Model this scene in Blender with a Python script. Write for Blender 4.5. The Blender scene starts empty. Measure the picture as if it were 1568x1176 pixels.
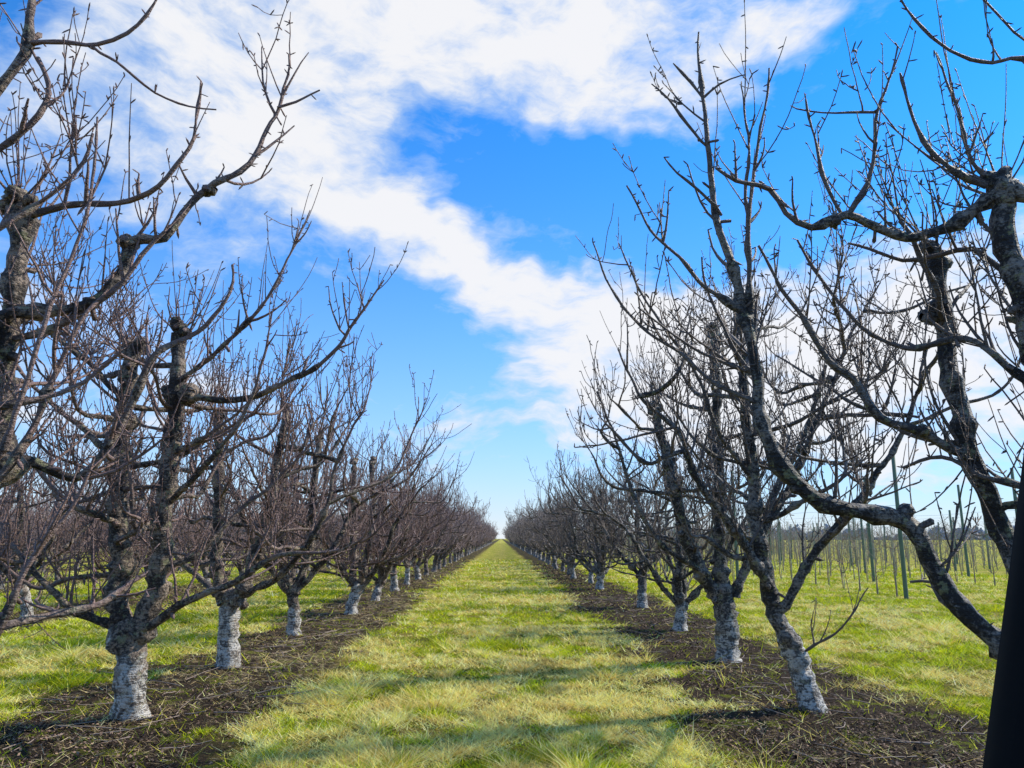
import bpy, math, random
import numpy as np
from mathutils import Vector, Matrix, Euler

scene = bpy.context.scene
H = 1.6
FPX = 1162.0
PITCH = math.radians(11.5)
YAW = math.radians(-0.8)
# ------------------------------------------------------------------ camera
cam_d = bpy.data.cameras.new("camera")
cam_d.sensor_width = 36.0
cam_d.lens = FPX / 1568 * 36
cam_d.clip_start = 0.05
cam_d.clip_end = 6000
cam = bpy.data.objects.new("camera", cam_d)
scene.collection.objects.link(cam)
cam.location = (0, 0, H)
cam.rotation_euler = Euler((math.pi / 2 + PITCH, 0, YAW), 'XYZ')
scene.camera = cam
RC = cam.rotation_euler.to_matrix()

def ray(px, py):
    return RC @ Vector((px - 784, 588 - py, -FPX))

def W(px, py, y):
    """surveyed point: bearing measured from the photo, y metres down the alley"""
    d = ray(px, py)
    return np.array(Vector((0, 0, H)) + d * (y / d.y))

def G(px, py):
    """surveyed point on the ground"""
    d = ray(px, py)
    p = Vector((0, 0, H)) + d * (-H / d.z)
    return (p.x, p.y)

# ------------------------------------------------------------------ render look
scene.view_settings.view_transform = 'Standard'
scene.view_settings.look = 'None'
scene.view_settings.exposure = 0
scene.view_settings.gamma = 1

# ------------------------------------------------------------------ sun + sky
SUN_AZ = math.radians(68)
SUN_EL = math.radians(40)
sv = Vector((math.sin(SUN_AZ) * math.cos(SUN_EL), math.cos(SUN_AZ) * math.cos(SUN_EL), math.sin(SUN_EL)))
sd = bpy.data.lights.new("sun", 'SUN')
sd.energy = 5.0
sd.angle = math.radians(0.5)
sd.color = (1.0, 0.94, 0.82)
so = bpy.data.objects.new("sun", sd)
so.rotation_euler = sv.to_track_quat('Z', 'Y').to_euler()
so.location = (20, 5, 30)
scene.collection.objects.link(so)

world = bpy.data.worlds.new("World")
scene.world = world
world.use_nodes = True
try:
    world.cycles.sampling_method = 'MANUAL'
    world.cycles.sample_map_resolution = 256
except Exception as e:
    print(e)

class NT:
    def __init__(s, tree):
        s.t = tree; s.n = tree.nodes; s.l = tree.links
    def node(s, typ, **kw):
        n = s.n.new(typ)
        for k, v in kw.items():
            setattr(n, k, v)
        return n
    def put(s, sock, v):
        if v is None: return
        if isinstance(v, bpy.types.NodeSocket): s.l.new(v, sock)
        else: sock.default_value = v
    def math(s, op, a, b=None, c=None, clamp=False):
        n = s.node('ShaderNodeMath', operation=op); n.use_clamp = clamp
        s.put(n.inputs[0], a); s.put(n.inputs[1], b)
        if c is not None: s.put(n.inputs[2], c)
        return n.outputs[0]
    def noise(s, vec, scale, detail=4, rough=0.5, dist=0.0, color=False):
        n = s.node('ShaderNodeTexNoise')
        s.put(n.inputs['Vector'], vec)
        n.inputs['Scale'].default_value = scale
        n.inputs['Detail'].default_value = detail
        n.inputs['Roughness'].default_value = rough
        n.inputs['Distortion'].default_value = dist
        return n.outputs['Color' if color else 'Fac']
    def mix(s, f, a, b, blend='MIX'):
        n = s.node('ShaderNodeMix', data_type='RGBA', blend_type=blend)
        s.put(n.inputs[0], f)
        s.put(n.inputs[6], a if isinstance(a, bpy.types.NodeSocket) else (*a, 1))
        s.put(n.inputs[7], b if isinstance(b, bpy.types.NodeSocket) else (*b, 1))
        return n.outputs[2]
    def ramp(s, v, lo, hi, smooth=True):
        n = s.node('ShaderNodeMapRange', interpolation_type='SMOOTHSTEP' if smooth else 'LINEAR')
        s.put(n.inputs[0], v)
        s.put(n.inputs[1], lo); s.put(n.inputs[2], hi)
        return n.outputs[0]
    def comb(s, x, y, z):
        n = s.node('ShaderNodeCombineXYZ')
        s.put(n.inputs[0], x); s.put(n.inputs[1], y); s.put(n.inputs[2], z)
        return n.outputs[0]
    def sep(s, v):
        n = s.node('ShaderNodeSeparateXYZ'); s.put(n.inputs[0], v)
        return n.outputs

w = NT(world.node_tree)
w.n.clear()
sky = w.node('ShaderNodeTexSky', sky_type='NISHITA')
sky.sun_disc = False
sky.sun_elevation = SUN_EL
sky.sun_rotation = SUN_AZ
sky.air_density = 1.0
sky.dust_density = 0.3
sky.ozone_density = 3.0
tc = w.node('ShaderNodeTexCoord')
D = tc.outputs['Generated']
dx, dy, dz = w.sep(D)
az = w.math('ARCTAN2', dx, dy)
el = w.math('ARCSINE', dz)
nz = w.noise(D, 4.0, 4, 0.62, color=True)
nr, ng, nb_ = w.sep(nz)
azw = w.math('ADD', az, w.math('MULTIPLY_ADD', nr, 0.30, -0.15))
elw = w.math('ADD', el, w.math('MULTIPLY_ADD', ng, 0.22, -0.11))
# cloud banks: (bearing px, py, half width, half height, rotation deg, amount)
banks = [
    (300, 130, 420, 150, 5, 0.55), (760, 50, 420, 75, 0, 0.62), (960, 150, 180, 52, -18, 0.6),
    (450, 250, 180, 100, -10, 0.42), (1250, 10, 240, 40, 12, 0.4),
    (590, 335, 180, 40, -12, 0.62), (770, 400, 150, 40, -22, 0.7), (920, 490, 120, 75, -25, 0.6),
    (830, 570, 60, 60, -50, 0.45), (1150, 500, 330, 95, 0, 0.65), (1400, 600, 350, 140, 0, 0.65),
    (150, 600, 340, 120, 0, 0.4), (940, 650, 220, 70, 0, 0.45),
    (870, 250, 210, 68, -6, -0.9), (1280, 240, 330, 80, 6, -0.7), (600, 500, 210, 70, -6, -0.8),
    (30, 10, 90, 50, 10, -0.8), (1420, 90, 200, 90, 0, -0.4), (150, 320, 190, 60, 0, -0.25),
]
acc = 0.0
K = math.sqrt(0.8)
for (bx, by, sx, sy, rot, amp) in banks:
    d = ray(bx, by).normalized()
    a0 = math.atan2(d.x, d.y); e0 = math.asin(d.z)
    c, s = math.cos(math.radians(rot)), math.sin(math.radians(rot))
    A, B = c * FPX / sx * K, s * FPX / sx * K
    u = w.math('MULTIPLY_ADD', elw, B, w.math('MULTIPLY_ADD', azw, A, -A * a0 - B * e0))
    A, B = -s * FPX / sy * K, c * FPX / sy * K
    v = w.math('MULTIPLY_ADD', elw, B, w.math('MULTIPLY_ADD', azw, A, -A * a0 - B * e0))
    q = w.math('MULTIPLY_ADD', u, u, w.math('MULTIPLY', v, v))
    g = w.math('POWER', math.exp(-1), q)
    acc = w.math('MULTIPLY_ADD', g, amp, acc)
# wispy streaks, stretched along the wind
mp = w.node('ShaderNodeMapping'); w.put(mp.inputs[0], w.comb(w.math('MULTIPLY_ADD', nr, 0.12, az), w.math('MULTIPLY_ADD', ng, 0.10, el), 0.0))
mp.inputs['Rotation'].default_value = (0, 0, math.radians(22))
mp.inputs['Scale'].default_value = (2.4, 5.5, 1)
st = w.noise(mp.outputs[0], 3.6, 6, 0.62)
dens = w.math('ADD', acc, w.math('MULTIPLY_ADD', st, 2.4, -1.2))
dens = w.math('ADD', dens, 0.24)
cl = w.ramp(dens, -0.25, 1.15)
# haze towards the horizon
hz = w.math('EXPONENT', w.math('MULTIPLY', w.math('MAXIMUM', el, 0.0), -4.6))
cov = w.math('MAXIMUM', w.math('MULTIPLY', cl, 0.97), w.math('MULTIPLY', hz, 0.96))
tint = w.mix(1.0, sky.outputs[0], (0.005, 1.04, 2.0), 'MULTIPLY')
bg1 = w.node('ShaderNodeBackground'); w.put(bg1.inputs[0], tint); bg1.inputs[1].default_value = 0.13
ccol = w.mix(w.math('MAXIMUM', w.ramp(dens, 0.25, 1.2), w.math('MULTIPLY', hz, 0.9)), (0.58, 0.76, 1.0), (1.0, 1.0, 1.02))
bg2 = w.node('ShaderNodeBackground'); w.put(bg2.inputs[0], ccol); bg2.inputs[1].default_value = 0.93
ms = w.node('ShaderNodeMixShader')
w.put(ms.inputs[0], cov); w.l.new(bg1.outputs[0], ms.inputs[1]); w.l.new(bg2.outputs[0], ms.inputs[2])
wo = w.node('ShaderNodeOutputWorld'); w.l.new(ms.outputs[0], wo.inputs[0])

# ------------------------------------------------------------------ materials
def new_mat(name):
    m = bpy.data.materials.new(name); m.use_nodes = True
    t = NT(m.node_tree)
    b = m.node_tree.nodes['Principled BSDF']
    return m, t, b

def bark_mat(name, thin, thick_d, thick_l, silver=0.62, wtop=0.62):
    m, t, b = new_mat(name)
    tc = t.node('ShaderNodeTexCoord'); O = tc.outputs['Object']
    at = t.node('ShaderNodeAttribute', attribute_name='rad'); rad = at.outputs['Fac']
    oi = t.node('ShaderNodeObjectInfo')
    n1 = t.noise(O, 5, 3, 0.6)
    n2 = t.noise(O, 38, 4, 0.7)
    mp = t.node('ShaderNodeMapping'); t.put(mp.inputs[0], O); mp.inputs['Scale'].default_value = (7, 7, 34)
    n3 = t.noise(mp.outputs[0], 1.5, 3, 0.65)
    thick = t.mix(t.ramp(t.math('ADD', n1, t.math('MULTIPLY_ADD', n2, 1.0, -0.5)), 0.42, 0.66), thick_d, thick_l)
    thick = t.mix(t.math('MULTIPLY', t.ramp(n3, 0.52, 0.66), 0.75), thick, (0.022, 0.015, 0.012))
    lich = t.noise(O, 12, 3, 0.75)
    thick = t.mix(t.math('MULTIPLY', t.ramp(lich, 0.56, 0.66), 0.6), thick, (0.33, 0.32, 0.15))
    thinc = t.mix(n2, thin, tuple(c * 0.5 for c in thin))
    col = t.mix(t.ramp(rad, 0.008, 0.030), thinc, thick)
    z = t.sep(O)[2]
    zz = t.math('ADD', z, t.math('ADD', t.math('MULTIPLY_ADD', n1, 1.7, -0.85), t.math('MULTIPLY_ADD', oi.outputs['Random'], 0.5, -0.3)))
    white = t.math('MULTIPLY', t.ramp(zz, wtop, wtop - 0.3), t.ramp(rad, 0.03, 0.06))
    big = t.noise(O, 9, 3, 0.6)
    pat = t.ramp(t.math('ADD', t.math('ADD', n2, big), t.math('MULTIPLY_ADD', n3, 0.9, -0.45)), 0.90, 1.10)
    wm = t.math('MULTIPLY', white, t.math('MULTIPLY_ADD', pat, 0.78, 0.12))
    col = t.mix(wm, col, (silver, silver * 0.92, silver * 0.80))
    t.put(b.inputs['Base Color'], col)
    b.inputs['Roughness'].default_value = 0.6
    b.inputs['Specular IOR Level'].default_value = 0.5
    bp = t.node('ShaderNodeBump'); bp.inputs['Strength'].default_value = 1.0; bp.inputs['Distance'].default_value = 0.03
    t.put(bp.inputs['Height'], t.math('ADD', n2, t.math('ADD', n3, n1)))
    t.l.new(bp.outputs[0], b.inputs['Normal'])
    return m
M_BARK_R = bark_mat('bark_grey', (0.24, 0.18, 0.15), (0.022, 0.017, 0.014), (0.29, 0.25, 0.21), 0.68)
M_BARK_L = bark_mat('bark_brown', (0.38, 0.235, 0.195), (0.032, 0.020, 0.014), (0.38, 0.28, 0.20), 0.72)
M_FAR_R = bark_mat('bark_far_hazed_grey', (0.34, 0.265, 0.235), (0.05, 0.038, 0.033), (0.30, 0.25, 0.21), 0.42, 0.35)  # paler bark for far trees, distance haze put into the colour
M_FAR_L = bark_mat('bark_far_hazed_brown', (0.45, 0.31, 0.275), (0.055, 0.038, 0.03), (0.34, 0.26, 0.21), 0.42, 0.35)  # brown bark lightened likewise, painted haze

def simple(name, col, rough=0.8, var=0.3, scale=8, metallic=0, spec=0.4):
    m, t, b = new_mat(name)
    tc = t.node('ShaderNodeTexCoord')
    n = t.noise(tc.outputs['Object'], scale, 4, 0.6)
    t.put(b.inputs['Base Color'], t.mix(n, tuple(c * (1 - var) for c in col), tuple(c * (1 + var) for c in col)))
    b.inputs['Roughness'].default_value = rough
    b.inputs['Metallic'].default_value = metallic
    b.inputs['Specular IOR Level'].default_value = spec
    return m

def attr_mat(name, rough=0.7, trans=0.0):
    m, t, b = new_mat(name)
    at = t.node('ShaderNodeAttribute', attribute_name='col')
    t.put(b.inputs['Base Color'], at.outputs['Color'])
    b.inputs['Roughness'].default_value = rough
    b.inputs['Specular IOR Level'].default_value = 0.2
    if trans > 0:
        tr = t.node('ShaderNodeBsdfTranslucent'); t.put(tr.inputs[0], at.outputs['Color'])
        mx = t.node('ShaderNodeMixShader'); mx.inputs[0].default_value = trans
        t.l.new(b.outputs[0], mx.inputs[1]); t.l.new(tr.outputs[0], mx.inputs[2])
        out = [n for n in t.n if n.type == 'OUTPUT_MATERIAL'][0]
        t.l.new(mx.outputs[0], out.inputs[0])
    return m

# ------------------------------------------------------------------ mesh helpers
def mesh_np(name, verts, faces, k, attrs=None, mat=None, smooth=True):
    me = bpy.data.meshes.new(name)
    nv, nf = len(verts), len(faces)
    me.vertices.add(nv); me.vertices.foreach_set('co', np.asarray(verts, dtype=np.float32).ravel())
    me.loops.add(nf * k); me.loops.foreach_set('vertex_index', np.asarray(faces, dtype=np.int32).ravel())
    me.polygons.add(nf)
    me.polygons.foreach_set('loop_start', np.arange(0, nf * k, k, dtype=np.int32))
    if smooth: me.polygons.foreach_set('use_smooth', np.ones(nf, dtype=bool))
    for an, (typ, data) in (attrs or {}).items():
        a = me.attributes.new(an, typ, 'POINT')
        a.data.foreach_set('value' if typ == 'FLOAT' else 'color', np.asarray(data, dtype=np.float32).ravel())
    me.update(calc_edges=True)
    if mat: me.materials.append(mat)
    return me

def add(name, me, loc=(0, 0, 0), rot=0.0, scale=1.0, parent=None):
    o = bpy.data.objects.new(name, me)
    o.location = loc; o.rotation_euler = (0, 0, rot)
    o.scale = (scale,) * 3 if not isinstance(scale, tuple) else scale
    scene.collection.objects.link(o)
    if parent: o.parent = parent
    return o

class Tubes:
    def __init__(s): s.v = []; s.f = []; s.r = []; s.n = 0
    def tube(s, pts, rads, sides, jit=0.0, rng=None, cap=False):
        pts = np.asarray(pts, float); rads = np.asarray(rads, float)
        n = len(pts)
        t = np.gradient(pts, axis=0)
        t /= (np.linalg.norm(t, axis=1)[:, None] + 1e-9)
        ref = np.array([0.0, 0, 1]) if abs(t[:, 2]).mean() < 0.8 else np.array([1.0, 0.13, 0])
        a = np.cross(t, ref); a /= (np.linalg.norm(a, axis=1)[:, None] + 1e-9)
        b = np.cross(t, a)
        th = np.linspace(0, 2 * np.pi, sides, endpoint=False)
        rr = rads[:, None] * np.ones(sides)
        if jit > 0:
            rr = rr * (1 + rng.normal(0, jit, (n, sides)))
        V = pts[:, None, :] + rr[..., None] * (np.cos(th)[None, :, None] * a[:, None, :] + np.sin(th)[None, :, None] * b[:, None, :])
        s.v.append(V.reshape(-1, 3)); s.r.append(np.repeat(rads, sides))
        i = np.arange(n - 1)[:, None] * sides; j = np.arange(sides)[None, :]; j2 = (j + 1) % sides
        F = np.stack([i + j, i + j2, i + sides + j2, i + sides + j], -1).reshape(-1, 4) + s.n
        s.f.append(F); s.n += n * sides
    def mesh(s, name, mat, attrs=True):
        v = np.concatenate(s.v); f = np.concatenate(s.f)
        return mesh_np(name, v, f, 4, {'rad': ('FLOAT', np.concatenate(s.r))}, mat)

def unit(v):
    return v / (np.linalg.norm(v) + 1e-9)

def grow(start, d, L, n, up, wig, rng):
    pts = [np.array(start, float)]; d = unit(np.array(d, float)); st = L / n
    for i in range(n):
        d = unit(d + np.array([0, 0, up / n]) + rng.normal(0, wig, 3))
        pts.append(pts[-1] + d * st)
    return np.array(pts)

def catmull(P, step):
    P = np.asarray(P, float)
    Q = np.vstack([2 * P[0] - P[1], P, 2 * P[-1] - P[-2]])
    out = []
    for i in range(1, len(Q) - 2):
        n = max(2, int(np.linalg.norm(Q[i + 1] - Q[i]) / step))
        for k in range(n):
            t = k / n
            out.append(0.5 * ((2 * Q[i]) + (-Q[i - 1] + Q[i + 1]) * t + (2 * Q[i - 1] - 5 * Q[i] + 4 * Q[i + 1] - Q[i + 2]) * t * t
                       + (-Q[i - 1] + 3 * Q[i] - 3 * Q[i + 1] + Q[i + 2]) * t ** 3))
    out.append(P[-1])
    return np.array(out)

class Tree:
    def __init__(s, seed, rmin=0.0032, spur=7.0, d1=2.2, d2=3.6, sides=(10, 6, 4, 3), tall=1.0, reach=2.3, tips=True, ws=1.4, wl=1.0):
        s.T = Tubes(); s.rng = np.random.default_rng(seed); s.tips = tips; s.ws = ws; s.wl = wl
        s.rmin = rmin; s.spur = spur; s.d1 = d1; s.d2 = d2; s.sides = sides; s.tall = tall; s.reach = reach
    def spurs(s, pts, rads, dens):
        rng = s.rng
        L = np.linalg.norm(np.diff(pts, axis=0), axis=1).sum()
        for _ in range(rng.poisson(dens * L)):
            i = rng.integers(1, len(pts)); d = unit(rng.normal(0, 1, 3) + np.array([0, 0, 0.6]))
            l = rng.uniform(0.015, 0.05) + rads[i] * 0.9
            r = max(s.rmin * 0.9, 0.0045)
            s.T.tube([pts[i], pts[i] + d * l * 0.7, pts[i] + d * l], [r, r * 1.15, r * 0.3], 3)
    def twig(s, p, d, L, r, level):
        rng = s.rng
        n = max(4, int(L / 0.08))
        pts = grow(p, d, L, n, rng.uniform(0.3, 1.4), 0.085, rng)
        rads = np.linspace(r, max(s.rmin, r * 0.38), n + 1)
        s.T.tube(pts, rads, s.sides[3] if r < 0.009 else s.sides[2])
        if s.spur > 0: s.spurs(pts, rads, s.spur)
        if level == 1:
            for _ in range(rng.poisson(s.d2 * L)):
                i = rng.integers(1, n)
                t = unit(pts[i + 1] - pts[i])
                dd = unit(t * 0.6 + rng.normal(0, 0.65, 3) + np.array([0, 0, 0.35]))
                s.twig(pts[i], dd, rng.uniform(0.15, 0.65) * s.tall, max(s.rmin, min(r * 0.55, 0.0062)), 2)
        elif level == 2 and L > 0.35:
            for _ in range(rng.poisson(1.4)):
                i = rng.integers(1, n)
                dd = unit((pts[i + 1] - pts[i]) * 8 + rng.normal(0, 0.6, 3))
                s.twig(pts[i], dd, rng.uniform(0.08, 0.25), s.rmin, 3)
    def sprout(s, p, L):
        """straight one-year water shoot"""
        rng = s.rng
        L *= s.wl
        n = max(5, int(L / 0.1))
        a = rng.uniform(0, 6.28); k = rng.uniform(0.1, 0.75)
        pts = grow(p, [math.cos(a) * k, math.sin(a) * k, 1.0], L, n, 0.5, 0.03, rng)
        rads = np.linspace(max(s.rmin, 0.0058), s.rmin * 0.85, n + 1)
        s.T.tube(pts, rads, 3)
        if s.spur > 0: s.spurs(pts, rads, s.spur * 0.6)
        if rng.random() < 0.35:
            i = rng.integers(1, n - 1)
            s.T.tube(grow(pts[i], [rng.normal() * .7, rng.normal() * .7, 1], L * 0.4, 4, 0.5, 0.04, rng), np.linspace(s.rmin, s.rmin * .8, 5), 3)
    def limb(s, pts, r0, r1, dens=None, knob=False, lmax=1.25, step=0.06, wig=0.009, upb=0.75):
        rng = s.rng
        P = catmull(pts, step)
        k = len(P)
        # knobbly, angular growth
        off = rng.normal(0, 1, (k, 3))
        for _ in range(2): off[1:-1] = (off[:-2] + off[1:-1] + off[2:]) / 3
        P[1:] += off[1:] * (wig + r0 * 0.20)
        R = np.linspace(r0, r1, k)
        R = R * (1 + 0.10 * np.abs(rng.normal(0, 1, k)))
        for _ in range(rng.poisson(k * 0.12)):      # collars and old pruning wounds
            j = rng.integers(1, k - 1); a = rng.uniform(1.15, 1.55)
            R[j] *= a; R[j - 1] *= 1 + (a - 1) * 0.4
        sides = s.sides[0] if r0 > 0.06 else s.sides[1]
        s.T.tube(P, R, sides, 0.09, rng)
        if r0 > 0.02 and s.spur > 0:
            L_ = k * step
            for _ in range(rng.poisson(L_ * 2.4)):   # sawn stubs
                j = rng.integers(1, k - 1); dd = unit(rng.normal(0, 1, 3)); r_ = R[j] * rng.uniform(0.3, 0.5)
                s.T.tube([P[j], P[j] + dd * (R[j] + 0.02), P[j] + dd * (R[j] + rng.uniform(.03, .07)), P[j] + dd * (R[j] + 0.072)], [r_, r_, r_ * 1.1, 0.001], 6, 0.1, rng)
        if knob: s.knob(P[-1], R[-1])
        if s.spur > 0: s.spurs(P, R, s.spur * 0.9)
        dens = s.d1 if dens is None else dens
        L = np.linalg.norm(np.diff(P, axis=0), axis=1).sum()
        for _ in range(rng.poisson(dens * L)):
            i = int(k * (0.12 + 0.88 * rng.random())); i = min(max(i, 1), k - 2)
            t = unit(P[i + 1] - P[i])
            a = rng.uniform(0, 2 * math.pi)
            h = np.array([math.cos(a), math.sin(a), 0])
            h = unit(h - t * np.dot(h, t) * 0.8)
            dd = unit(h * rng.uniform(0.4, 1.1) + t * 0.35 + np.array([0, 0, rng.uniform(-0.15, upb * 1.6)]))
            ra = min(0.017, R[i] * 0.7 + 0.003)
            s.twig(P[i], dd, (0.2 * lmax + 0.8 * lmax * rng.random()) * s.tall, ra * rng.uniform(0.55, 1.0), 1)
        if dens > 0.9:
            for _ in range(rng.poisson(s.ws * L)):
                i = rng.integers(int(k * .2), k - 1)
                s.sprout(P[i], rng.uniform(0.25, 0.95) * (0.6 + 0.4 * lmax))
        t = unit(P[-1] - P[-3])
        if s.tips and not knob and r1 < 0.03 and dens > 0.55:
            for _ in range(2):
                s.twig(P[-1], unit(t + rng.normal(0, 0.25, 3) + np.array([0, 0, 0.3])), rng.uniform(0.3, 0.6) * lmax * s.tall, max(r1 * 0.85, s.rmin), 1)
        return P, R
    def knob(s, p, r, n=9):
        rng = s.rng
        for _ in range(n):
            d = unit(rng.normal(0, 1, 3) + np.array([0, 0, 0.5]))
            q = p + rng.normal(0, r * 0.55, 3)
            l = r * rng.uniform(0.8, 1.8)
            s.T.tube([q - d * l * 0.4, q, q + d * l * 0.6, q + d * l, q + d * l * 1.02], [r * 0.6, r * 0.85, r * 0.8, r * 0.5, 0.001], 7, 0.15, rng)
        for _ in range(6):
            a = rng.uniform(0, 6.28)
            d = np.array([math.cos(a) * 0.8, math.sin(a) * 0.8, rng.uniform(0.1, 1.3)])
            s.twig(p, d, rng.uniform(0.3, 0.85) * s.tall, rng.uniform(0.007, 0.011), 1)
        for _ in range(4): s.sprout(p, rng.uniform(0.3, 0.9))
    def side_limbs(s, P, R, n, lo=0.25, hi=1.0, Lr=(0.8, 1.7), knobp=0.2, bias=None):
        rng = s.rng; k = len(P)
        a = rng.uniform(0, 6.28); tp = s.tips; s.tips = True
        for j in range(n):
            i = int((k - 2) * (lo + (hi - lo) * (j + rng.random()) / n)); i = min(max(i, 1), k - 2)
            a += 2.4 + rng.normal(0, 0.4)
            h = np.array([math.cos(a), math.sin(a), 0])
            if bias is not None: h = unit(h + bias * 0.5)
            L = rng.uniform(*Lr)
            e0 = rng.uniform(-0.2, 0.45)
            p1 = P[i] + h * L * 0.35 + np.array([0, 0, e0 * L * 0.35])
            p2 = P[i] + h * L * 0.72 + np.array([0, 0, e0 * L * 0.6 + 0.08]) + rng.normal(0, 0.07, 3)
            p3 = P[i] + h * L * 0.98 + np.array([0, 0, e0 * L + rng.uniform(0.2, 0.5)]) + rng.normal(0, 0.07, 3)
            s.limb([P[i], p1, p2, p3], rng.uniform(0.018, 0.032), 0.010, knob=rng.random() < knobp, lmax=0.85)
        s.tips = tp
    def trunk(s, pts, r0, r1):
        rng = s.rng
        P = catmull(pts, 0.05); k = len(P)
        R = np.linspace(r0, r1, k)
        zz = P[:, 2] - 0.0
        R = R * (1 + 0.25 * np.exp(-np.maximum(zz, 0) / 0.06)) * (1 + 0.05 * rng.normal(0, 1, k))
        P[1:, :2] += rng.normal(0, 0.010, (k - 1, 2))
        s.T.tube(P, R, 18, 0.055, rng)
        s.knob_plain(P[-1], r1)
    def knob_plain(s, p, r):
        rng = s.rng
        for _ in range(5):
            d = unit(rng.normal(0, 1, 3) + np.array([0, 0, 0.4])); q = p + rng.normal(0, r * 0.25, 3)
            l = r * 1.0
            s.T.tube([q - d * l * 0.8, q - d * l * .3, q + d * l * 0.3, q + d * l * .75, q + d * l * 0.9], [r * 0.5, r * 0.85, r * 0.85, r * 0.5, 0.001], 8, 0.1, rng)

def generic(seed, mat, **kw):
    t = Tree(seed, **kw); rng = t.rng
    th = rng.uniform(0.40, 0.75)
    lean = rng.normal(0, 0.09, 2)
    r0 = rng.uniform(0.095, 0.13)
    top = np.array([lean[0], lean[1], th])
    t.trunk([[0, 0, -0.1], [lean[0] * 0.2, lean[1] * 0.3, th * 0.4], top], r0, r0 * 0.9)
    nl = rng.integers(1, 3)
    a0 = rng.uniform(0, 6.28)
    for j in range(nl):
        a = a0 + j * 3.0
        o = np.array([math.cos(a), math.sin(a), 0]) * rng.uniform(0.15, 0.3)
        zt = rng.uniform(2.5, 3.2)
        P, R = t.limb([top - [0, 0, 0.05], top + o * 0.7 + [0, 0, 0.4], top + o + rng.normal(0, .05, 3) * [1, 1, 0] + [0, 0, (zt - th) * 0.6], top + o * 1.1 + [0, 0, zt - th]],
                      rng.uniform(0.06, 0.08), 0.045, dens=1.8, knob=True)
        t.side_limbs(P, R, 8, 0.1, 0.97)
    ns = rng.integers(3, 5)
    for j in range(ns):
        a = a0 + 1.2 + j * 6.28 / ns + rng.normal(0, 0.25)
        h = np.array([math.cos(a), math.sin(a), 0])
        rr = t.reach * rng.uniform(0.6, 0.85)
        zt = rng.uniform(2.5, 3.2)
        P, R = t.limb([top - [0, 0, 0.06], top + h * 0.28 + [0, 0, 0.22], top + h * rr * 0.42 + [0, 0, 0.75] + rng.normal(0, .05, 3),
                       top + h * rr * 0.62 + [0, 0, 1.35] + rng.normal(0, .08, 3), top + h * rr * 0.88 + [0, 0, (zt - th) * 0.85] + rng.normal(0, .08, 3), top + h * rr + [0, 0, zt - th]],
                      rng.uniform(0.045, 0.06), 0.013, dens=2.3)
        t.side_limbs(P, R, 5, 0.15, 0.9, (0.5, 1.2), bias=h)
    return t.T.mesh('fruit_tree_mesh_%d' % seed, mat)

# ------------------------------------------------------------------ hero trees
def hero(name, base, mat, seed, trunkpts, tr, limbs, bumps=(), **kw):
    t = Tree(seed, tips=False, **kw)
    B = np.array([base[0], base[1], 0.0])
    if trunkpts: t.trunk([np.array(W(*p)) - B if i else np.array([0, 0, -0.1]) for i, p in enumerate(trunkpts)], tr[0], tr[1])
    for lb in limbs:
        pts = [W(*p) - B for p in lb['p']]
        P, R = t.limb(pts, lb['r'][0], lb['r'][1], dens=lb.get('d'), knob=lb.get('k', False), lmax=lb.get('l', 1.1), upb=lb.get('u', 0.75))
        if lb.get('s'): t.side_limbs(P, R, lb['s'], lb.get('lo', 0.25), 0.97, lb.get('L', (0.6, 1.4)))
    for (px, py, y, r) in bumps: t.knob_plain(W(px, py, y) - B, r)
    me = t.T.mesh(name + '_mesh', mat)
    return add('fruit_tree', me, (base[0], base[1], 0))

gl = [G(200, 1098), G(348, 1022), G(450, 972), G(537, 940), G(575, 920), G(604, 905)]
gr = [G(1250, 1088), G(1115, 1012), G(1043, 965), G(983, 930), G(918, 902), G(905, 893)]
XL, XR = -3.35, 3.0
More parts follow.
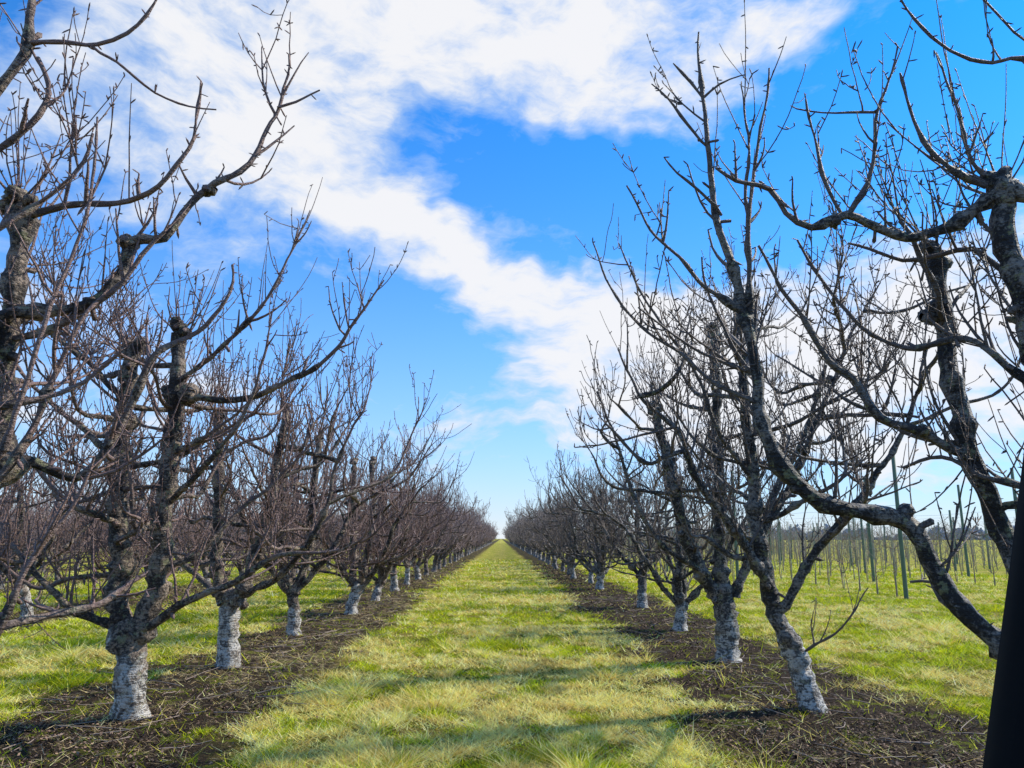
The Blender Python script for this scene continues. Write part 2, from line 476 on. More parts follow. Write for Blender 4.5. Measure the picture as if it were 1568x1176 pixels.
# left, nearest (trunk just outside the view)
hero('l0', (XL, 3.9), M_BARK_L, 11, [(0, 0, 0), (-240, 1150, 3.9), (-215, 1060, 3.95)], (0.14, 0.12), [
    dict(p=[(-215, 1065, 3.95), (-150, 960, 4.1), (-60, 830, 4.25), (0, 690, 4.4), (8, 560, 4.4), (28, 440, 4.4), (36, 330, 4.4)], r=(0.075, 0.045), k=True, d=1.6, s=2, lo=.4, L=(.5, 1.0)),
    dict(p=[(-60, 560, 4.2), (0, 484, 4.3), (60, 478, 4.35), (140, 463, 4.4), (182, 420, 4.45), (203, 368, 4.5), (252, 364, 4.5), (300, 300, 4.55), (370, 262, 4.6), (402, 210, 4.65), (432, 150, 4.7), (450, 90, 4.7)], r=(0.040, 0.007), d=2.2, l=.5, u=1.0),
    dict(p=[(425, 165, 4.68), (455, 155, 4.7), (487, 136, 4.75)], r=(0.010, 0.005), d=0),
    dict(p=[(38, 330, 4.4), (100, 314, 4.3), (180, 310, 4.25), (240, 285, 4.2), (288, 228, 4.2), (300, 180, 4.2), (309, 126, 4.2)], r=(0.024, 0.006), d=2.2, l=.5, u=1.0),
    dict(p=[(0, 690, 4.4), (50, 708, 4.5), (115, 728, 4.6), (165, 690, 4.6), (205, 610, 4.6), (236, 545, 4.6), (300, 505, 4.7), (345, 460, 4.7), (358, 400, 4.7)], r=(0.03, 0.008), d=3.0, l=.8),
    dict(p=[(-120, 330, 3.9), (-40, 190, 3.9), (0, 130, 3.9), (36, 82, 3.9), (48, 40, 3.9), (52, -40, 3.9)], r=(0.035, 0.018), d=1.2, l=.5),
    dict(p=[(48, 66, 3.9), (100, 64, 3.9), (150, 66, 3.9), (195, 50, 3.9), (225, 25, 3.9), (250, -10, 3.9)], r=(0.015, 0.006), d=0.8, l=.35),
    dict(p=[(140, 70, 3.9), (190, 105, 3.9), (235, 142, 3.95), (290, 164, 4.0), (330, 168, 4.0)], r=(0.008, 0.004), d=0.8, l=.2),
    dict(p=[(-60, 250, 3.9), (0, 226, 3.9), (45, 190, 3.9), (75, 140, 3.9), (60, 90, 3.9)], r=(0.02, 0.012), d=2.6, l=.5),
    dict(p=[(-60, 380, 3.9), (0, 350, 3.9), (80, 300, 4.0), (130, 250, 4.0), (145, 200, 4.0)], r=(0.018, 0.007), d=3.0, l=.5),
    dict(p=[(-100, 1000, 4.2), (0, 960, 4.3), (70, 942, 4.5), (160, 920, 4.7), (220, 880, 4.9)], r=(0.026, 0.011), d=3, l=.8),
    dict(p=[(-120, 900, 4.2), (-20, 760, 4.2), (60, 640, 4.3), (110, 520, 4.3), (165, 440, 4.4)], r=(0.026, 0.008), d=3.0, l=.8),
    dict(p=[(-80, 640, 4.0), (0, 620, 4.0), (70, 608, 4.1), (130, 585, 4.2), (180, 540, 4.2)], r=(0.022, 0.009), d=3.0, l=.6),
    dict(p=[(-120, 1060, 4.0), (-20, 990, 3.9), (40, 870, 3.9), (110, 780, 4.0), (150, 700, 4.0)], r=(0.022, 0.007), d=3.0, l=.7),
    dict(p=[(-100, 760, 3.9), (0, 700, 3.8), (60, 520, 3.8), (130, 330, 3.9), (150, 180, 3.9)], r=(0.016, 0.005), d=2.0, l=.5),
], bumps=[(195, 370, 4.48, 0.045), (318, 290, 4.57, 0.036), (142, 464, 4.4, 0.04), (20, 322, 4.4, 0.06)], spur=10, d2=3.2, rmin=0.003, ws=1.7)
# left, first with its trunk in view
hero('l1', gl[0], M_BARK_L, 12, [(0, 0, 0), (200, 1040, 7.3), (200, 968, 7.3)], (0.135, 0.13), [
    dict(p=[(190, 985, 7.3), (182, 900, 7.3), (183, 760, 7.3), (190, 640, 7.3), (201, 530, 7.3)], r=(0.09, 0.065), k=True, d=2.2, s=9),
    dict(p=[(212, 980, 7.3), (238, 900, 7.25), (248, 800, 7.2), (262, 680, 7.2), (275, 515, 7.2)], r=(0.09, 0.06), k=True, d=2.2, s=9),
    dict(p=[(225, 960, 7.2), (290, 918, 7.0), (360, 890, 6.9), (440, 848, 6.8), (520, 846, 6.8)], r=(0.04, 0.012), d=3.2, l=.9),
    dict(p=[(268, 610, 7.2), (300, 606, 7.1), (370, 612, 7.0), (450, 580, 6.9), (515, 535, 6.85), (545, 490, 6.8), (590, 428, 6.8)], r=(0.038, 0.006), d=2.4, l=.5),
    dict(p=[(535, 505, 6.8), (528, 470, 6.8), (524, 430, 6.8)], r=(0.008, 0.004), d=0.5, l=.3),
    dict(p=[(182, 700, 7.3), (130, 660, 7.4), (60, 600, 7.5), (10, 540, 7.5)], r=(0.035, 0.010), d=3.2, s=2),
    dict(p=[(255, 770, 7.2), (310, 720, 6.9), (370, 640, 6.7), (400, 560, 6.6), (420, 480, 6.6)], r=(0.03, 0.007), d=3.2, l=.8),
    dict(p=[(180, 960, 7.3), (110, 930, 7.1), (40, 860, 7.0), (0, 800, 7.0)], r=(0.04, 0.012), d=3.2, s=2),
    dict(p=[(245, 870, 7.2), (300, 850, 7.3), (370, 780, 7.5), (430, 730, 7.6), (500, 650, 7.6)], r=(0.03, 0.007), d=3.2, l=.8),
    dict(p=[(250, 600, 7.2), (330, 540, 7.0), (400, 470, 6.9), (440, 400, 6.9), (475, 320, 6.9)], r=(0.026, 0.005), d=2.8, l=.5),
    dict(p=[(185, 800, 7.3), (150, 790, 7.0), (90, 760, 6.8), (50, 700, 6.7)], r=(0.03, 0.008), d=3.2, s=1),
    dict(p=[(190, 620, 7.3), (140, 560, 7.1), (70, 500, 7.0), (40, 430, 7.0)], r=(0.028, 0.007), d=3.2, s=1),
], bumps=[(290, 600, 7.1, 0.085), (192, 975, 7.3, 0.13), (182, 700, 7.3, .085)], spur=8, rmin=0.0036, d2=4.1, ws=2.1, wl=1.1)
hero('l2', gl[1], M_BARK_L, 13, [(0, 0, 0), (350, 960, gl[1][1]), (352, 915, gl[1][1])], (0.13, 0.12), [
    dict(p=[(342, 925, 10.15), (332, 860, 10.1), (336, 760, 10.1), (334, 640, 10.1)], r=(0.075, 0.055), k=True, d=2.2, s=8),
    dict(p=[(362, 925, 10.1), (388, 860, 10.0), (412, 780, 10.0), (428, 700, 10.0), (438, 630, 10.0)], r=(0.07, 0.045), k=True, d=2.2, s=8),
    dict(p=[(360, 915, 10.1), (430, 880, 9.8), (490, 800, 9.6), (520, 700, 9.6), (560, 620, 9.5)], r=(0.04, 0.010), d=3.0, s=3),
    dict(p=[(340, 915, 10.1), (280, 860, 10.6), (220, 760, 10.8), (190, 650, 11)], r=(0.04, 0.012), d=3.0, s=3),
], rmin=0.0042, spur=5, d2=4.0, ws=2.0)
# right, nearest (trunk outside the view)
hero('r0', (XR + .1, 4.4), M_BARK_R, 21, [(0, 0, 0), (1606, 1210, 4.4), (1602, 1120, 4.4)], (0.14, 0.12), [
    dict(p=[(1600, 1090, 4.4), (1560, 1020, 4.4), (1520, 980, 4.4), (1465, 930, 4.45), (1430, 870, 4.5), (1385, 800, 4.5), (1340, 790, 4.5), (1280, 775, 4.5), (1222, 745, 4.5), (1185, 695, 4.5),
            (1165, 610, 4.5), (1150, 520, 4.5), (1130, 440, 4.5), (1102, 340, 4.5), (1086, 250, 4.5), (1078, 160, 4.5), (1065, 50, 4.5)], r=(0.060, 0.006), d=2.0, l=.5, s=1, L=(.4, .7), u=1.0),
    dict(p=[(1150, 520, 4.5), (1146, 400, 4.5), (1150, 300, 4.5), (1160, 230, 4.5), (1182, 100, 4.5)], r=(0.018, 0.005), d=1.8, l=.4, u=1.1),
    dict(p=[(1146, 400, 4.5), (1143, 300, 4.5), (1146, 220, 4.5), (1138, 130, 4.5)], r=(0.012, 0.004), d=1.6, l=.3, u=1.1),
    dict(p=[(1077, 150, 4.5), (1060, 125, 4.5), (1034, 95, 4.5)], r=(0.009, 0.004), d=0),
    dict(p=[(1077, 150, 4.5), (1100, 130, 4.5), (1131, 113, 4.5)], r=(0.008, 0.004), d=0),
    dict(p=[(1084, 225, 4.5), (1050, 190, 4.45), (1022, 150, 4.4), (998, 126, 4.4)], r=(0.009, 0.004), d=0.5, l=.2),
    dict(p=[(1105, 330, 4.5), (1070, 290, 4.45), (1040, 265, 4.4), (1018, 238, 4.4)], r=(0.009, 0.004), d=0.8, l=.25),
    dict(p=[(1140, 480, 4.5), (1080, 440, 4.5), (1040, 395, 4.5), (995, 350, 4.5), (962, 285, 4.5)], r=(0.014, 0.005), d=2.0, l=.35),
    dict(p=[(1165, 620, 4.5), (1100, 590, 4.6), (1040, 540, 4.7), (980, 500, 4.8), (935, 440, 4.8), (908, 370, 4.8)], r=(0.016, 0.005), d=2.2, l=.4),
    dict(p=[(1600, 1000, 4.4), (1575, 900, 4.4), (1530, 800, 4.5), (1488, 700, 4.5), (1465, 600, 4.55), (1443, 480, 4.6), (1436, 388, 4.6)], r=(0.062, 0.044), d=2.0, k=True, s=3, L=(.4, .9)),
    dict(p=[(1490, 705, 4.5), (1455, 690, 4.45), (1410, 662, 4.4), (1350, 640, 4.4), (1310, 582, 4.4), (1270, 550, 4.4), (1215, 465, 4.35), (1160, 380, 4.3)], r=(0.028, 0.007), d=3.0, l=.6),
    dict(p=[(1605, 1090, 4.4), (1640, 900, 4.2), (1620, 700, 4.1), (1585, 520, 4.1), (1552, 400, 4.1), (1533, 285, 4.1)], r=(0.075, 0.055), d=1.8, k=True),
    dict(p=[(1545, 305, 4.1), (1510, 312, 4.15), (1450, 348, 4.2), (1390, 362, 4.2), (1340, 350, 4.2), (1295, 330, 4.2), (1245, 348, 4.2), (1205, 325, 4.2), (1180, 290, 4.2), (1130, 278, 4.2), (1095, 255, 4.2)], r=(0.038, 0.008), d=3.0, l=.5, u=1.1),
    dict(p=[(1300, 328, 4.2), (1328, 280, 4.2), (1340, 220, 4.2), (1344, 170, 4.2), (1368, 110, 4.2), (1378, 75, 4.2)], r=(0.014, 0.005), d=1.8, l=.3),
    dict(p=[(1290, 330, 4.2), (1262, 280, 4.2), (1250, 225, 4.2), (1233, 150, 4.2)], r=(0.010, 0.005), d=1.2, l=.25),
    dict(p=[(1344, 172, 4.2), (1300, 174, 4.2), (1260, 172, 4.2), (1220, 166, 4.2)], r=(0.008, 0.004), d=0.8, l=.2),
    dict(p=[(1510, 285, 4.1), (1450, 255, 4.1), (1415, 215, 4.1), (1395, 165, 4.1), (1378, 110, 4.1)], r=(0.018, 0.005), d=1.8, l=.35),
    dict(p=[(1525, 285, 4.1), (1490, 250, 4.1), (1470, 190, 4.1), (1452, 120, 4.1), (1438, 75, 4.1)], r=(0.012, 0.005), d=1.6, l=.3),
    dict(p=[(1640, 130, 4.0), (1568, 88, 4.0), (1520, 95, 4.0), (1470, 86, 4.0), (1438, 68, 4.0), (1400, 30, 4.0), (1370, -5, 4.0)], r=(0.014, 0.005), d=0.8, l=.25),
    dict(p=[(1640, 90, 4.0), (1568, 62, 4.0), (1535, 35, 4.0), (1500, -10, 4.0)], r=(0.010, 0.006), d=0.5, l=.25),
    dict(p=[(1600, 440, 4.1), (1540, 420, 4.2), (1490, 380, 4.3), (1440, 390, 4.4), (1380, 400, 4.5), (1300, 370, 4.6)], r=(0.022, 0.007), d=3.2, l=.6),
    dict(p=[(1640, 780, 4.2), (1560, 745, 4.3), (1500, 730, 4.4), (1440, 700, 4.6), (1380, 720, 4.8)], r=(0.022, 0.009), d=3.0, l=.7),
    dict(p=[(1500, 960, 4.45), (1440, 915, 4.6), (1425, 890, 4.7), (1400, 895, 4.8)], r=(0.018, 0.008), d=2.5, l=.4),
    dict(p=[(1590, 600, 4.1), (1540, 560, 4.2), (1480, 520, 4.3), (1390, 530, 4.5), (1320, 500, 4.6), (1260, 430, 4.7), (1225, 370, 4.7)], r=(0.022, 0.007), d=3.2, l=.7),
], bumps=[(1412, 660, 4.4, .035), (1278, 340, 4.2, .03), (1340, 790, 4.5, .045), (1535, 300, 4.1, .07), (1385, 785, 4.5, .045), (1430, 480, 4.6, .055), (1222, 745, 4.5, .045)], spur=11, d2=3.5, rmin=0.003, ws=2.0, wl=1.1)
hero('r1', gr[0], M_BARK_R, 22, [(0, 0, 0), (1228, 1030, 7.7), (1208, 980, 7.7)], (0.115, 0.10), [
    dict(p=[(1208, 990, 7.76), (1180, 910, 7.75), (1160, 820, 7.7), (1152, 700, 7.7), (1140, 600, 7.7), (1128, 480, 7.7)], r=(0.08, 0.035), d=3.0, s=8),
    dict(p=[(1195, 935, 7.7), (1232, 870, 7.6), (1290, 800, 7.5), (1350, 720, 7.5), (1400, 620, 7.5), (1420, 520, 7.5)], r=(0.045, 0.010), d=3.4, s=6),
    dict(p=[(1180, 900, 7.7), (1120, 800, 7.5), (1070, 740, 7.4), (1040, 660, 7.4), (980, 610, 7.4), (945, 530, 7.4)], r=(0.048, 0.008), d=3.0, s=2, L=(.5, .8)),
    dict(p=[(1155, 740, 7.7), (1100, 660, 7.5), (1060, 560, 7.4), (1000, 480, 7.3), (945, 370, 7.3)], r=(0.026, 0.006), d=3.0, l=.6),
    dict(p=[(1160, 830, 7.7), (1220, 720, 8.0), (1260, 620, 8.2), (1300, 520, 8.2), (1340, 440, 8.2)], r=(0.04, 0.009), d=3.4, s=5),
    dict(p=[(1225, 1000, 7.7), (1270, 975, 7.4), (1300, 945, 7.2), (1330, 900, 7.1)], r=(0.012, 0.005), d=6, l=.35),
], bumps=[(1205, 975, 7.7, .09), (1230, 690, 8, .05)], spur=8, rmin=0.0036, d2=4.2, ws=2.4, wl=1.1)
hero('r2', gr[1], M_BARK_R, 23, [(0, 0, 0), (1112, 960, gr[1][1]), (1106, 905, gr[1][1])], (0.15, 0.145), [
    dict(p=[(1092, 915, 10.6), (1062, 850, 10.5), (1040, 790, 10.4), (1020, 700, 10.4), (1003, 630, 10.4)], r=(0.09, 0.05), d=2.6, k=True, s=6),
    dict(p=[(1106, 915, 10.6), (1100, 800, 10.6), (1100, 700, 10.6), (1096, 600, 10.6), (1094, 508, 10.6)], r=(0.08, 0.055), d=2.6, k=True, s=7),
    dict(p=[(1125, 915, 10.6), (1148, 850, 10.6), (1185, 760, 10.7), (1235, 660, 10.8), (1260, 560, 10.8)], r=(0.065, 0.022), d=3.0, s=5),
    dict(p=[(1085, 880, 10.5), (1020, 840, 10.2), (975, 770, 10.2), (945, 680, 10.2), (915, 600, 10.2)], r=(0.04, 0.009), d=3.0, s=2, L=(.5, .8)),
], rmin=0.0042, spur=5, d2=4.0, ws=2.2)

# procedural variants for the rest of the alley
near_v = [[generic(100 + i + 10 * q, m, rmin=0.0046, spur=4, d1=2.7, d2=3.5, ws=2.0) for i in range(4)] for q, m in enumerate((M_BARK_L, M_BARK_R))]
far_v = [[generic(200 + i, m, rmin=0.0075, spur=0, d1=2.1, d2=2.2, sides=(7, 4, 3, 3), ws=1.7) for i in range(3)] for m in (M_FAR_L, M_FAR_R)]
rnd = random.Random(5)
for side, g_, x0 in ((0, gl[2:], XL), (1, gr[2:], XR)):
    ys = list(g_)
    while ys[-1][1] < 46: ys.append((x0 + rnd.uniform(-.1, .1), ys[-1][1] + 3.4))
    for i, (x, y) in enumerate(ys):
        me = near_v[side][(i * 3 + side) % 4] if y < 32 else far_v[side][i % 3]
        add('fruit_tree', me, (x, y, 0), rnd.uniform(0, 6.28), rnd.uniform(0.92, 1.07))
    if side == 0: yl = ys[-1][1]
    else: yr = ys[-1][1]
E = bpy.data.objects.new('distant_orchard_trees', None); scene.collection.objects.link(E)
for side, x0 in ((0, XL), (1, XR)):
    y = (yl, yr)[side] + 3.4; i = 0
    while y < 270:
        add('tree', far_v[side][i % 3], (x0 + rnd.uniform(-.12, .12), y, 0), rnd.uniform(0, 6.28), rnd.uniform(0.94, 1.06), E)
        y += 3.4 if y < 140 else 4.5; i += 1
# side orchard to the left
E2 = bpy.data.objects.new('orchard_rows', None); scene.collection.objects.link(E2)
for k in range(1, 9):
    x0 = XL - 6.35 * k
    y = 6.0 + (abs(x0) / 0.75 - 6) * 0.75 + rnd.uniform(0, 3); i = 0
    while y < 75 + 6 * k:
        m = near_v[0][i % 4] if (k == 1 and y < 25) else far_v[0][i % 3]
        add('tree', m, (x0 + rnd.uniform(-.2, .2), y, 0), rnd.uniform(0, 6.28), rnd.uniform(0.85, 1.0), E2)
        y += 3.4; i += 1

# ------------------------------------------------------------------ trellis orchard on the right
M_POST = simple('weathered_green_post', (0.12, 0.17, 0.11), 0.8, 0.35, 6)
M_STAKE = simple('pale_stakes', (0.32, 0.33, 0.25), 0.8, 0.35, 6)
M_WIRE = simple('galvanised_wire', (0.35, 0.36, 0.36), 0.5, 0.1, 4, 0.6)
M_SAP = simple('young_bark', (0.28, 0.21, 0.16), 0.8, 0.4, 9)
def trellis(seed, L=90):
    rng = np.random.default_rng(seed)
    T = Tubes(); parts = []
    def cut(mat):
        nonlocal T
        parts.append((T.mesh('p', mat), mat)); T = Tubes()
    y = 0
    while y <= L:
        h = 3.9 if y == 0 else rng.uniform(2.7, 3.2)
        l = rng.normal(0, 0.05, 2)
        T.tube([[0, y, -.1], [l[0] * .5, y + l[1] * .5, h / 2], [l[0], y + l[1], h - .01], [l[0], y + l[1], h]], [0.06, 0.055, 0.05, 0.002], 8, 0.02, rng)
        y += 11
    cut(M_POST)
    for y in np.arange(0.5, L, 1.1):
        h = rng.uniform(1.7, 2.4)
        T.tube([[0.03, y, 0], [0.03 + rng.normal(0, .05), y + rng.normal(0, .05), h]], [0.013, 0.012], 4)
    cut(M_STAKE)
    for z in (0.7, 1.3, 1.9, 2.5):
        T.tube([[0.06, yy, z + 0.02 * math.sin(yy)] for yy in np.linspace(0, L, 40)], [0.004] * 40, 3)
    cut(M_WIRE)
    for y in np.arange(0.5, L, 1.1):
        h = rng.uniform(1.6, 2.6)
        P = grow([0, y, 0], [0, 0, 1], h, 8, 0.3, 0.05, rng)
        T.tube(P, np.linspace(0.02, 0.006, 9), 4)
        for _ in range(16):
            i = rng.integers(2, 9); a = rng.uniform(0, 6.28)
            q = grow(P[i], [math.cos(a), math.sin(a), 0.5], rng.uniform(0.25, 0.7), 4, 0.6, 0.12, rng)
            T.tube(q, np.linspace(0.008, 0.005, 5), 3)
    cut(M_SAP)
    return parts
tparts = [trellis(s) for s in (1, 2)]
for k in range(10):
    E3 = bpy.data.objects.new('trellis_row', None); scene.collection.objects.link(E3)
    x = 7.9 + 3.0 * k
    E3.location = (x, (26, 21, 29, 25, 33, 28, 30, 27, 34, 31)[k], 0)
    for (me, mt), nm in zip(tparts[k % 2], ('posts', 'stakes', 'wires', 'young_trees')):
        o = bpy.data.objects.new(nm, me); scene.collection.objects.link(o); o.parent = E3

# ------------------------------------------------------------------ distant woodland
def woods():
    rng = np.random.default_rng(77)
    n = 46000
    az = np.radians(-65 + 130 * rng.random(n))
    az = az[np.abs(az) > 0.10]; n = len(az)
    dist = rng.uniform(780, 860, n)
    prof = 8 + 4 * np.sin(az * 23) + 3 * np.sin(az * 61 + 1) + 2.5 * np.sin(az * 171 + 2) + 2 * np.sin(az * 330)
    prof = prof * (0.5 + 0.5 * (az > 0.2))
    z = prof * rng.random(n) ** 0.8
    c = np.stack([np.sin(az) * dist, np.cos(az) * dist, z], -1)
    tri = rng.normal(0, 1.6, (n, 3, 3)); tri[..., 2] *= 0.9
    V = (c[:, None, :] + tri).reshape(-1, 3)
    V[:, 2] = np.maximum(V[:, 2], 0)
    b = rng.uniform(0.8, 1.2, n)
    C = np.stack([0.27 * b, 0.30 * b, 0.36 * b, np.ones(n)], -1).repeat(3, 0)  # pale bluish grey: distance haze painted into the woodland colour
    me = mesh_np('woods', V, np.arange(3 * n).reshape(-1, 3), 3, {'col': ('FLOAT_COLOR', C)}, attr_mat('bare_woodland_hazed', 0.9), False)
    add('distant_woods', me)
woods()

# ------------------------------------------------------------------ ground
def vnoise(x, y, seed):
    r = np.random.default_rng(seed).random((256, 256))
    xi = np.floor(x).astype(int); yi = np.floor(y).astype(int)
    fx = x - xi; fy = y - yi
    fx = fx * fx * (3 - 2 * fx); fy = fy * fy * (3 - 2 * fy)
    g = lambda a, b: r[a % 256, b % 256]
    return (g(xi, yi) * (1 - fx) + g(xi + 1, yi) * fx) * (1 - fy) + (g(xi, yi + 1) * (1 - fx) + g(xi + 1, yi + 1) * fx) * fy
def fnoise(x, y, sc, seed):
    c, s_ = math.cos(0.6 + seed), math.sin(0.6 + seed)
    x, y = x * c - y * s_, x * s_ + y * c
    return 0.55 * vnoise(x * sc, y * sc, seed) + 0.3 * vnoise(x * sc * 2.1, y * sc * 2.1, seed + 1) + 0.15 * vnoise(x * sc * 4.3, y * sc * 4.3, seed + 2)
PER = XR - XL
def rowdist(x):
    v = np.abs(x - XL + PER * 20) % PER
    d = np.minimum(v, PER - v)
    return np.where(x > 6.2, 9.0, d)
def dirt(x, y):
    d = rowdist(x) + (fnoise(x, y, 0.9, 3) - 0.5) * 1.7 + (fnoise(x, y, 3.5, 13) - 0.5) * 0.8
    return np.clip((1.32 - d) / 0.35, 0, 1)

mg, t, b = new_mat('orchard_ground')
geo = t.node('ShaderNodeNewGeometry'); Pp = geo.outputs['Position']
px_, py_, pz_ = t.sep(Pp)
na = t.noise(Pp, 0.9, 4, 0.6)
nb = t.noise(Pp, 4.0, 5, 0.7)
nc = t.noise(Pp, 30, 5, 0.75)
green = t.mix(t.ramp(nc, 0.3, 0.7), (0.08, 0.125, 0.004), (0.40, 0.44, 0.015))
dry = t.mix(t.ramp(nc, 0.3, 0.7), (0.27, 0.19, 0.03), (0.78, 0.60, 0.16))
cenb = t.math('POWER', math.exp(-1), t.math('MULTIPLY', t.math('MULTIPLY', px_, px_), 1.6))
gm = t.ramp(t.math('ADD', t.math('ADD', nb, t.math('MULTIPLY_ADD', na, 1.1, -0.55)), t.math('MULTIPLY', cenb, 0.06)), 0.42, 0.60)
grass = t.mix(t.math('MULTIPLY', gm, 0.9), green, dry)
# shade between the modelled blades, painted into the ground colour, fading down the alley
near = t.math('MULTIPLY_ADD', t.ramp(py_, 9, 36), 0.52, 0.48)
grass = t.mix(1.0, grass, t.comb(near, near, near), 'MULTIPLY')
soil = t.mix(t.ramp(nc, 0.38, 0.72), (0.012, 0.008, 0.0055), (0.095, 0.06, 0.038))
straw = t.math('MULTIPLY', t.ramp(nb, 0.52, 0.68), t.math('MULTIPLY', t.ramp(px_, 1.0, -1.0), t.math('MULTIPLY_ADD', t.ramp(py_, 7.5, 11), 0.8, 0.2)))
soil = t.mix(t.math('MULTIPLY_ADD', straw, 0.8, 0.03), soil, (0.42, 0.30, 0.12))
moss = t.noise(Pp, 2.6, 4, 0.7)
soil = t.mix(t.math('MULTIPLY', t.ramp(moss, 0.54, 0.61), 0.75), soil, (0.17, 0.19, 0.010))
d = t.math('PINGPONG', t.math('SUBTRACT', px_, XL), PER / 2)
d = t.math('ADD', d, t.math('MULTIPLY_ADD', na, 2.2, -1.1))
dm = t.ramp(d, 1.50, 1.0)
dm = t.math('MULTIPLY', dm, t.ramp(px_, 6.4, 5.8))
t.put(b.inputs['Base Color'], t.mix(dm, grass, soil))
b.inputs['Roughness'].default_value = 0.95
b.inputs['Specular IOR Level'].default_value = 0.1
bp = t.node('ShaderNodeBump'); bp.inputs['Strength'].default_value = 0.9; bp.inputs['Distance'].default_value = 0.07
t.put(bp.inputs['Height'], t.math('ADD', nc, nb)); t.l.new(bp.outputs[0], b.inputs['Normal'])
gs = 3000
me = mesh_np('ground', [[-gs, -50, 0], [gs, -50, 0], [gs, gs, 0], [-gs, gs, 0]], [[0, 1, 2, 3]], 4, None, mg, False)
add('ground', me)

# grass blades
def blades(N, ymin, ymax, seed):
    r = np.random.default_rng(seed)
    y = ymin * (ymax / ymin) ** r.random(N)
    hw = 0.74 * y + 0.6
    x = (r.random(N) * 2 - 1) * hw
    keep = (np.abs(x) < 22)
    dm = dirt(x, y)
    keep &= r.random(N) > dm * 0.97
    cov = fnoise(x, y, 3.0, 71)
    keep &= r.random(N) < np.clip(2.6 * (cov - 0.18), 0.12, 1)
    x, y, dm = x[keep], y[keep], dm[keep]; n = len(x)
    f1 = fnoise(x, y, 0.8, 21); f2 = fnoise(x, y, 3.2, 31)
    cen = np.exp(-((x - .1) / 0.8) ** 2) * 0.09 + np.exp(-((np.abs(x + 0.15) - 1.7) / 0.4) ** 2) * 0.10
    dryp = np.clip((f1 * 0.8 + f2 * 0.9 + cen - 0.86) / 0.10, 0.05, 0.97)
    isdry = r.random(n) < dryp
    tuft = np.clip((fnoise(x, y, 1.6, 61) - 0.58) * 9, 0, 1) * np.clip((fnoise(x, y, 6, 63) - 0.4) * 5, 0, 1)
    h = r.uniform(0.02, 0.055, n) * (0.45 + 1.7 * np.clip((fnoise(x, y, 5.0, 65) - 0.3) * 2, 0, 1))
    h *= 1 + 1.8 * tuft
    wdt = r.uniform(0.0022, 0.005, n) * np.maximum(1, y / 6.5)
    a = r.uniform(0, 2 * np.pi, n)
    lean = r.uniform(0.5, 2.0, n) * h * np.where(isdry, 1.5, 1)
    a2 = r.uniform(0, 2 * np.pi, n)
    p = np.stack([x, y, np.zeros(n)], -1)
    s = np.stack([np.cos(a), np.sin(a), np.zeros(n)], -1) * wdt[:, None]
    tip = p + np.stack([np.cos(a2) * lean, np.sin(a2) * lean, h], -1)
    V = np.stack([p - s, p + s, tip], 1).reshape(-1, 3)
    g = r.random(n)[:, None]; q = r.uniform(0.65, 1.4, n)[:, None] * (0.55 + 1.1 * fnoise(x, y, 4, 81))[:, None]
    cg = (np.array([0.19, 0.31, 0.006]) * (1 - g) + np.array([0.74, 0.70, 0.02]) * g) * q
    cd = (np.array([0.74, 0.52, 0.08]) * (1 - g) + np.array([1.2, 0.96, 0.36]) * g) * q
    C = np.minimum(np.where(isdry[:, None], cd, cg), 0.95)
    C = np.concatenate([C, np.ones((n, 1))], 1)
    return V, np.repeat(C, 3, 0)
V1, C1 = blades(900000, 5.0, 60, 1)
me = mesh_np('grass', V1, np.arange(len(V1)).reshape(-1, 3), 3, {'col': ('FLOAT_COLOR', C1)}, attr_mat('grass_blades', 0.7, 0.3), False)
add('grass', me)

# dead leaves, prunings and straw on the soil strips
def litter(N, seed):
    r = np.random.default_rng(seed)
    y = 5.0 * (50 / 5.0) ** r.random(N)
    x = (r.random(N) * 2 - 1) * (0.74 * y + .6)
    k = (r.random(N) < np.clip(dirt(x, y), 0.02, 1) * np.clip(2.0 * (fnoise(x, y, 2.2, 95) - 0.25), 0.08, 1)) & (x < 6.2) & (np.abs(x) < 18)
    x, y = x[k], y[k]; n = len(x)
    straw = r.random(n) < 0.07 + (x < 0) * np.clip((y - 6.5) / 4, 0.1, 1) * (0.15 + 0.5 * np.clip((fnoise(x, y, 1.5, 91) - 0.42) * 5, 0, 1) + 0.2 * (x > -3.0))
    L = np.where(straw, r.uniform(0.05, 0.18, n), r.uniform(0.01, 0.035, n)) * np.maximum(1, y / 12) ** 0.5
    Wd = np.where(straw, 0.0032, L * r.uniform(0.3, 0.8, n)) * np.maximum(1, y / 9) ** 0.6
    a = r.uniform(0, 2 * np.pi, n)
    u = np.stack([np.cos(a), np.sin(a), r.normal(0, 0.3, n)], -1) * (L / 2)[:, None]
    v = np.stack([-np.sin(a), np.cos(a), r.normal(0, 0.5, n)], -1) * (Wd / 2)[:, None]
    c = np.stack([x, y, r.uniform(0.006, 0.03, n) + L * 0.1], -1)
    V = np.stack([c - u, c + v, c + u, c - v], 1).reshape(-1, 3)
    q = (r.random(n) ** 2.8)[:, None]
    cl = np.array([0.022, 0.014, 0.009]) * (1 - q) + np.array([0.36, 0.23, 0.15]) * q
    cs = np.array([0.34, 0.24, 0.10]) * (1 - q) + np.array([0.85, 0.68, 0.38]) * q
    C = np.concatenate([np.where(straw[:, None], cs, cl), np.ones((n, 1))], 1)
    return V, np.repeat(C, 4, 0)
V2, C2 = litter(560000, 9)
me = mesh_np('leaf_litter', V2, np.arange(len(V2)).reshape(-1, 4), 4, {'col': ('FLOAT_COLOR', C2)}, attr_mat('dead_leaves', 0.85), False)
add('leaf_litter', me)

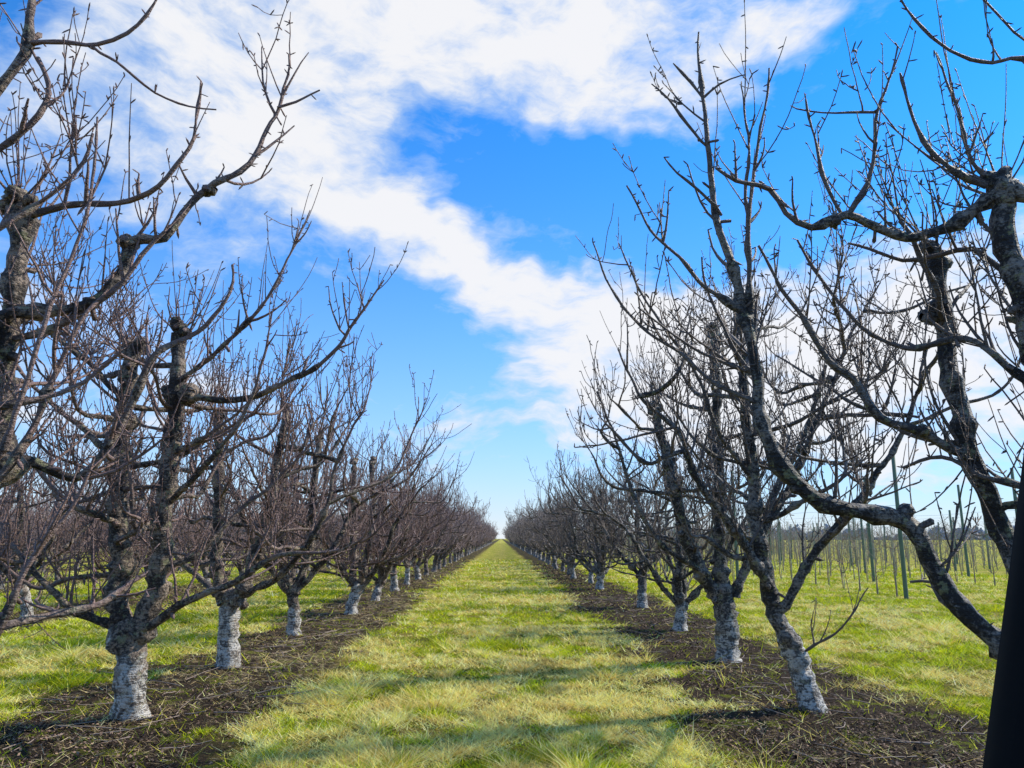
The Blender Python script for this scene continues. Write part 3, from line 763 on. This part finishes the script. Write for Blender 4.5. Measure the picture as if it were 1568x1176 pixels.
# fallen prunings
T = Tubes(); r = np.random.default_rng(4)
for _ in range(420):
    y = r.uniform(5.5, 22); x = r.choice([XL, XR]) + r.normal(0, 0.7)
    a = r.uniform(0, 6.28)
    P = grow([x, y, 0.02], [math.cos(a), math.sin(a), 0.05], r.uniform(0.15, 0.6), 5, 0.0, 0.1, r)
    P[:, 2] = np.abs(P[:, 2]) * 0.5 + 0.012
    T.tube(P, np.linspace(0.006, 0.003, 6), 4)
add('fallen_prunings', T.mesh('prunings', M_SAP))

# ------------------------------------------------------------------ car door the picture is taken from
M_RUB = simple('black_trim', (0.004, 0.004, 0.0045), 0.8, 0.2, 20, 0, 0.15)
M_PAINT = simple('dark_car_paint', (0.01, 0.01, 0.012), 0.3, 0.1, 3)
door = bpy.data.objects.new('car_door', None); scene.collection.objects.link(door)
YD = 0.62
def sweep(name, path, prof, mat):
    """box-like rounded profile swept along a path in the door plane"""
    path = [np.array(p, float) for p in path]
    V = []; n = len(path); m = len(prof)
    for i, p in enumerate(path):
        t = unit(path[min(i + 1, n - 1)] - path[max(i - 1, 0)])
        nn = np.array([t[2], 0, -t[0]])
        for (a, b_) in prof:
            V.append(p + nn * a + np.array([0, b_, 0]))
    F = []
    for i in range(n - 1):
        for j in range(m):
            F.append([i * m + j, i * m + (j + 1) % m, (i + 1) * m + (j + 1) % m, (i + 1) * m + j])
    me = mesh_np(name, V, F, 4, None, mat, True)
    return add(name, me, parent=door)
def rr(wd, dp, n=16, e=4):
    out = []
    for k in range(n):
        a = 2 * math.pi * k / n
        c, s_ = math.cos(a), math.sin(a)
        out.append((wd / 2 * math.copysign(abs(c) ** (2 / e), c), dp / 2 * math.copysign(abs(s_) ** (2 / e), s_)))
    return out
yb = YD + .025
lo = W(1490, 1176, yb); mi = W(1528, 900, yb); up = W(1560, 645, yb)
off = np.array([0.041, -0.025, 0])
dirn = (up - lo)
p0 = lo + off - dirn * 0.75
slope = (up - mi) / (up - mi)[2]
ZT = 2.42
pill = [p0, lo + off, mi + off, up + off, up + off + slope * (ZT - up[2]) * 0.5, up + off + slope * (ZT - up[2])]
sweep('front_pillar', pill, rr(0.08, 0.05), M_RUB)
topz = pill[-1][2]; botz = p0[2]
sweep('roof_rail', [pill[-1] + [0.05, 0, 0], [0.2, YD, topz + 0.02], [-0.5, YD, topz + 0.03], [-1.0, YD, topz]], rr(0.08, 0.07), M_RUB)
sweep('rear_pillar', [[-0.98, YD, botz], [-0.99, YD, 1.6], [-1.0, YD, topz]], rr(0.1, 0.07), M_RUB)
sweep('window_seal', [p0 + [0.03, -0.0, 0], [0, YD, botz], [-1.0, YD, botz]], rr(0.05, 0.09), M_RUB)
cx = (p0[0] - 0.98) / 2
sweep('door_panel', [[cx, YD + 0.03, botz - 0.01], [cx, YD + 0.06, botz - 0.35], [cx, YD + 0.02, botz - 0.8]], rr(p0[0] + 1.05, 0.1, 24, 8), M_PAINT)
print('objects', len(bpy.data.objects))
